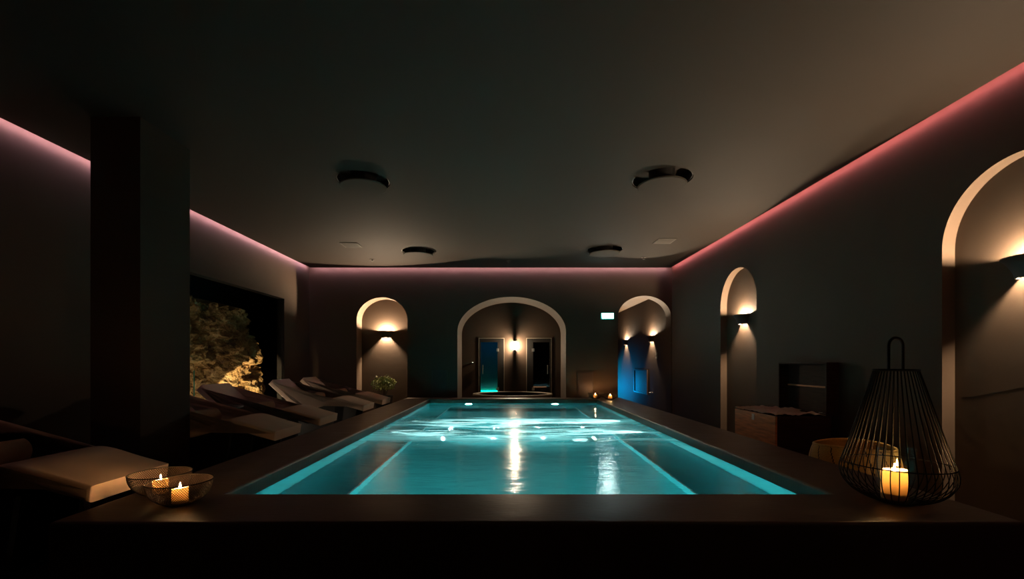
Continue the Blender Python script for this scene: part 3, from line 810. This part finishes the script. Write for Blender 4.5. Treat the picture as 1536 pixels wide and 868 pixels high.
# ------------------------------------------------------------------ plant
t = thing('potted_plant', 'round leafy green plant in a dark pot before the lit niche', 'plant', (-2.99, 11.0, 0))
MB().lathe([(.0005, 0), (.15, 0), (.20, .30), (.21, .50), (.225, .52), (.225, .56), (.205, .56), (.195, .50), (.0005, .50)], 32).build('pot', M['pot'], t, smooth=35)
sm = MB()
for k in range(14):
    a = k * 2.4; rr = .06 + .17 * rnd.random()
    sm.tube([(.03 * math.cos(a), .03 * math.sin(a), .49), (rr * .5 * math.cos(a), rr * .5 * math.sin(a), .66), (rr * math.cos(a), rr * math.sin(a), .86)], .006, 5)
sm.build('stems', M['stem'], t)
lf = MB()
for k in range(950):
    a = rnd.uniform(0, 2 * PI); cz = rnd.uniform(-.75, 1); rr = (rnd.random() ** .35)
    sxy = math.sqrt(max(0, 1 - cz * cz))
    lump = 1 + .22 * noise.noise((math.cos(a) * 2, math.sin(a) * 2, cz * 2))
    p = Vector((.29 * rr * sxy * math.cos(a), .29 * rr * sxy * math.sin(a), .84 + .20 * rr * cz)) * 1
    p.x *= lump; p.y *= lump; p.z += .05 * (lump - 1)
    n = Vector((rnd.gauss(0, 1), rnd.gauss(0, 1), rnd.gauss(.6, 1))).normalized()
    tt = n.orthogonal().normalized(); tt.rotate(Matrix.Rotation(rnd.uniform(0, 6.28), 3, n)); bb = n.cross(tt)
    s_ = rnd.uniform(.022, .036)
    q = [p, p + tt * s_ * .5 + bb * s_ * .42 + n * .004, p + tt * s_ * 1.1 + bb * s_ * .3, p + tt * s_ * 1.45, p + tt * s_ * 1.1 - bb * s_ * .3, p + tt * s_ * .5 - bb * s_ * .42 + n * .004]
    lf.face(q)
lf.build('foliage', M['leaf'], t, recalc=False, weld=0)

# ------------------------------------------------------------------ trunk with blanket
TX0, TX1, TY0, TY1, TZ = 3.25, 3.93, 5.52, 6.50, .70
t = thing('wooden_chest', 'open red brown wooden chest holding a cream blanket', 'chest', ((TX0 + TX1) / 2, (TY0 + TY1) / 2, 0))
hx, hy = (TX1 - TX0) / 2, (TY1 - TY0) / 2
bd = MB()
bd.box(-hx, -hx + .025, -hy, hy, .03, TZ, .004, 0); bd.box(hx - .025, hx, -hy, hy, .03, TZ, .004, 1)  # pool-facing side in brighter wood: warm light put into its colour
bd.box(-hx + .025, hx - .025, -hy, -hy + .025, .03, TZ, .004, 1); bd.box(-hx + .025, hx - .025, hy - .025, hy, .03, TZ, .004, 1)
bd.box(-hx + .025, hx - .025, -hy + .025, hy - .025, .03, .06, 0, 1)
bd.build('body', None, t, mats=[M['wood'], M['wood_d']])
for sx in (-1, 1):
    for sy in (-1, 1):
        cx, cy_ = sx * (hx - .03), sy * (hy - .03)
        MB().box(cx - .025, cx + .025, cy_ - .025, cy_ + .025, 0, .03, .004).build('foot', M['wood_d'], t)
ld = MB()   # open lid, standing upright against the wall; hollow side faces the pool
lx = hx - .03
ld.box(lx + .105, lx + .125, -hy, hy, TZ + .005, TZ + .655, .003)
ld.box(lx - .03, lx + .105, -hy, -hy + .02, TZ + .005, TZ + .655, .003); ld.box(lx - .03, lx + .105, hy - .02, hy, TZ + .005, TZ + .655, .003)
ld.box(lx - .03, lx + .105, -hy + .02, hy - .02, TZ + .635, TZ + .655, .003); ld.box(lx - .03, lx + .105, -hy + .02, hy - .02, TZ + .005, TZ + .025, .003)
lid = ld.build('lid', M['wood_d'], t)
MB().box(lx + .085, lx + .104, -hy + .03, hy - .03, TZ + .335, TZ + .355, .002).build('batten', M['wood'], lid)
for y in (-.3, .3):
    MB().box(hx - .004, hx + .006, y - .03, y + .03, TZ - .05, TZ + .03, .001).build('hinge', M['steel'], t)
MB().box(-hx - .008, -hx - .0005, -.03, .03, TZ - .10, TZ - .02, .002).build('latch', M['steel'], t)
bm = bmesh.new(); g = []
for i in range(41):
    row = []
    for j in range(57):
        u = -hx + .0 + (2 * hx - .03) * i / 40; v = -hy + 2 * hy * j / 56
        z = TZ + .022 + .035 * noise.fractal(Vector((u * 5, v * 4, 2)), 1.0, 2.0, 3) + .014 * noise.noise((u * 17, v * 15, 0))
        ed = min(i, 40 - i) / 4
        if ed < 1: z -= (1 - ed) * .012
        z = max(z, TZ + .006)
        row.append(bm.verts.new((u, v, z)))
    g.append(row)
for i in range(40):
    for j in range(56): bm.faces.new((g[i][j], g[i + 1][j], g[i + 1][j + 1], g[i][j + 1]))
bmesh.ops.solidify(bm, geom=bm.faces[:], thickness=-.012)
me = bpy.data.meshes.new('folded_blanket'); bm.to_mesh(me); bm.free()
o = link('folded_blanket', me, M['blanket'], smooth=True); o.location = ((TX0 + TX1) / 2, (TY0 + TY1) / 2, .004)
tag(o, 'crumpled cream blanket lying on the open wooden chest', 'blanket')

# ------------------------------------------------------------------ basket
t = thing('straw_basket', 'yellow straw basket with black stripes behind the lantern', 'basket', (3.27, 4.30, 0))
bm = bmesh.new(); seg = 224
pr = [(.24, .0), (.30, .06), (.345, .16), (.365, .28), (.365, .36), (.355, .44), (.338, .52), (.318, .575)]
pr = catmull(pr, 3); rings = []
for r_, z in pr: rings.append([bm.verts.new((r_ * math.cos(2 * PI * i / seg), r_ * math.sin(2 * PI * i / seg), z + .012 * math.sin(2 * PI * i / seg * 2) * (z / .57))) for i in range(seg)])
for k in range(len(pr) - 1):
    sh = int(round(k * .75))
    for i in range(seg):
        f = bm.faces.new((rings[k][i], rings[k][(i + 1) % seg], rings[k + 1][(i + 1) % seg], rings[k + 1][i]))
        f.material_index = 1 if (i + sh) % 14 == 0 else 0
me = bpy.data.meshes.new('body'); bm.to_mesh(me); bm.free()
link('body', me, None, t, [M['basket'], M['basket_d']], True)
ib = MB(); ib.lathe([(.0005, .02), (.23, .02), (.335, .16), (.353, .3), (.343, .44), (.326, .52), (.308, .572)], 64)
ib.build('lining', M['basket'], t, smooth=40)
MB().tube([(.313 * math.cos(2 * PI * i / 64), .313 * math.sin(2 * PI * i / 64), .575 + .012 * math.sin(2 * PI * i / 64 * 2)) for i in range(64)], .011, 8, True).build('rim', M['basket'], t, smooth=True)

# ------------------------------------------------------------------ candles, bowls, lantern
def flame_mesh(h, r):
    return MB().lathe([(.0002, 0), (r * .6, h * .08), (r, h * .28), (r * .85, h * .5), (r * .4, h * .78), (.0002, h)], 10)
def make_candle(label, loc, r, h, m_flame, fh, group, cat='candle'):
    t = thing('pillar_candle', label, cat, loc, 0, group)
    # thin glowing wall around a melted hollow, the flame burning low inside it
    bm = bmesh.new(); seg = 40; rg = []
    pr_ = [(.0005, 0), (r * .97, 0), (r, .004)] + [(r, h * k / 8) for k in range(1, 8)] + [(r, h - .003), (r * .965, h)]
    for q, (r_, z) in enumerate(pr_):
        rg.append([bm.verts.new((r_ * math.cos(2 * PI * i / seg), r_ * math.sin(2 * PI * i / seg), z + (.006 * math.sin(2 * PI * i / seg + 2.2) if z > h - .006 else 0))) for i in range(seg)])
    for q in range(len(rg) - 1):
        for i in range(seg): bm.faces.new((rg[q][i], rg[q][(i + 1) % seg], rg[q + 1][(i + 1) % seg], rg[q + 1][i]))
    me = bpy.data.meshes.new('wax'); bm.to_mesh(me); bm.free(); link('wax', me, M['wax_l'] if group is None else M['wax'], t, smooth=True); me.set_sharp_from_angle(angle=R(50))
    MB().lathe([(.0005, h * .2), (r * .99, h * .2)], 32).build('wax_pool', M['wax_l'] if group is None else M['wax'], t)
    MB().tube([(0, 0, h * .2), (.0005, 0, h * .4), (.002, 0, h * .55 + .02)], .0013, 6).build('wick', M['black'], t)
    z0 = h * .55 + .012
    o = flame_mesh(h + fh - z0, fh * .26).build('flame', m_flame, t, smooth=True); o.location = (.001, 0, z0)
    return t

def mesh_bowl(label, loc, group):
    t = thing('wire_mesh_bowl', label, 'candle bowl', loc, 0, group)
    prof_ = []
    nr = 20
    for k in range(nr + 1):
        a = R(24) + (R(92) - R(24)) * k / nr
        prof_.append((.172 * math.sin(a) ** .9, .128 - .128 * math.cos(a) * 1.095))
    z0 = prof_[0][1]; prof_ = [(r_, z - z0 + .003) for r_, z in prof_]
    bm = bmesh.new(); seg = 84; rg = []
    for k, (r_, z) in enumerate(prof_):
        off = .5 if k % 2 else 0
        rg.append([bm.verts.new((r_ * math.cos(2 * PI * (i + off) / seg), r_ * math.sin(2 * PI * (i + off) / seg), z)) for i in range(seg)])
    for k in range(nr - 1):
        for i in range(seg):
            # diamonds spanning two rings
            if k % 2 == 0: bm.faces.new((rg[k][i], rg[k + 1][i], rg[k + 2][i], rg[k + 1][i - 1]))
            else: bm.faces.new((rg[k][i], rg[k + 1][(i + 1) % seg], rg[k + 2][i], rg[k + 1][i]))
    bmesh.ops.recalc_face_normals(bm, faces=bm.faces[:])
    bmesh.ops.wireframe(bm, faces=bm.faces[:], thickness=.0028, use_replace=True, use_even_offset=True, use_boundary=True)
    me = bpy.data.meshes.new('mesh_bowl'); bm.to_mesh(me); bm.free()
    link('mesh_bowl', me, M['bronze'], t)
    R_, Z_ = prof_[-1]
    MB().tube([(R_ * math.cos(2 * PI * i / 56), R_ * math.sin(2 * PI * i / 56), Z_) for i in range(56)], .0032, 6, True).build('rim', M['wire'], t, smooth=True)
    MB().lathe([(.0005, .0), (prof_[0][0], 0), (prof_[1][0], prof_[1][1]), (prof_[0][0], .004), (.0005, .004)], 40).build('base_plate', M['wire'], t, smooth=30)
    return t
bA, bB = (-2.255, 2.96, DZ), (-1.985, 2.76, DZ)
G1 = 'wire mesh candle bowls on the deck'; G2 = 'candles burning in the mesh bowls'
bowl = mesh_bowl('wire mesh candle bowl on the near deck corner, the rear of two', bA, G1)
dup(bowl, 'wire mesh candle bowl on the near deck corner, the front of two', bB, 1.3)
dup(bowl, 'tiny wire mesh candle bowl on the far deck corner, left of two', (2.10, 10.86, DZ), .4)
dup(bowl, 'tiny wire mesh candle bowl on the far deck corner, right of two', (2.40, 10.62, DZ), .9)
cd = make_candle('lit candle in the rear near bowl', (bA[0], bA[1], DZ + .005), .043, .088, M['flame'], .032, G2)
dup(cd, 'lit candle in the front near bowl', (bB[0], bB[1], DZ + .005))
dup(cd, 'lit candle in the far corner bowl, left of two', (2.10, 10.86, DZ + .005))
dup(cd, 'lit candle in the far corner bowl, right of two', (2.40, 10.62, DZ + .005))

LP = (2.39, 2.80, DZ)
t = thing('wire_lantern', 'large teardrop lantern of black wires on the near deck', 'lantern', LP)
pr = catmull([(.075, .008), (.15, .022), (.225, .065), (.272, .130), (.283, .190), (.268, .250), (.236, .350), (.188, .520), (.128, .735), (.108, .805)], 4)
NW = 44
for i in range(NW):
    a = 2 * PI * i / NW
    MB().tube([(r_ * math.cos(a), r_ * math.sin(a), z) for r_, z in pr], .0030, 5).build('wire', M['wire'], t, smooth=True)
def ring(r_, z, th, nm, n=64):
    MB().tube([(r_ * math.cos(2 * PI * i / n), r_ * math.sin(2 * PI * i / n), z) for i in range(n)], th, 6, True).build(nm, M['wire'], t, smooth=True)
ring(.109, .806, .007, 'top_ring'); ring(.275, .232, .0035, 'middle_ring')
MB().lathe([(.0005, .0), (.10, 0), (.11, .006), (.10, .012), (.0005, .012)], 40).build('base_plate', M['wire'], t, smooth=30)
hp = [(-.055, 0, .806)]
for k in range(17):
    a = PI - PI * k / 16
    hp.append((.055 * math.cos(a), 0, .955 + .05 * math.sin(a)))
hp.append((.055, 0, .806))
MB().tube(hp, .008, 8).build('handle', M['wire'], t, smooth=True)
t.rotation_euler = (0, 0, R(12))
t = thing('glass_cylinder', 'clear glass cylinder around the candle inside the wire lantern', 'glass', (LP[0], LP[1], DZ + .0125))
MB().lathe([(.0005, 0), (.098, 0), (.098, .318), (.094, .318), (.094, .005), (.0005, .005)], 40).build('glass_wall', M['glass'], t, smooth=35)
make_candle('thick lit candle in the glass inside the wire lantern', (LP[0] - .01, LP[1], DZ + .018), .065, .175, M['flame_l'], .04, None)

# ------------------------------------------------------------------ camera, render settings
cam = bpy.data.cameras.new('camera'); co = bpy.data.objects.new('camera', cam); col.objects.link(co)
co.location = (0, 0, CAMZ); co.rotation_euler = (R(90), 0, 0)
cam.sensor_width = 36; cam.lens = 16; cam.shift_x = 7 / 1536; cam.shift_y = 110 / 1536; cam.clip_start = .05
sc.camera = co
wd = bpy.data.worlds.new('night'); sc.world = wd; wd.use_nodes = True
wd.node_tree.nodes['Background'].inputs[0].default_value = (0, 0, 0, 1); wd.node_tree.nodes['Background'].inputs[1].default_value = 0
vs = sc.view_settings
sc.display_settings.display_device = 'sRGB'
vs.view_transform = 'Standard'; vs.look = 'None'; vs.exposure = 0; vs.gamma = 1; vs.use_curve_mapping = False
cy = sc.cycles
cy.max_bounces = 10; cy.diffuse_bounces = 5; cy.glossy_bounces = 4; cy.transmission_bounces = 6; cy.transparent_max_bounces = 16
cy.sample_clamp_indirect = 3; cy.sample_clamp_direct = 0; cy.blur_glossy = .2
cy.caustics_reflective = False; cy.caustics_refractive = True
cy.use_denoising = True
try:
    cy.denoiser = 'OPENIMAGEDENOISE'; cy.denoising_input_passes = 'RGB_ALBEDO_NORMAL'
except Exception: pass
cy.use_adaptive_sampling = False
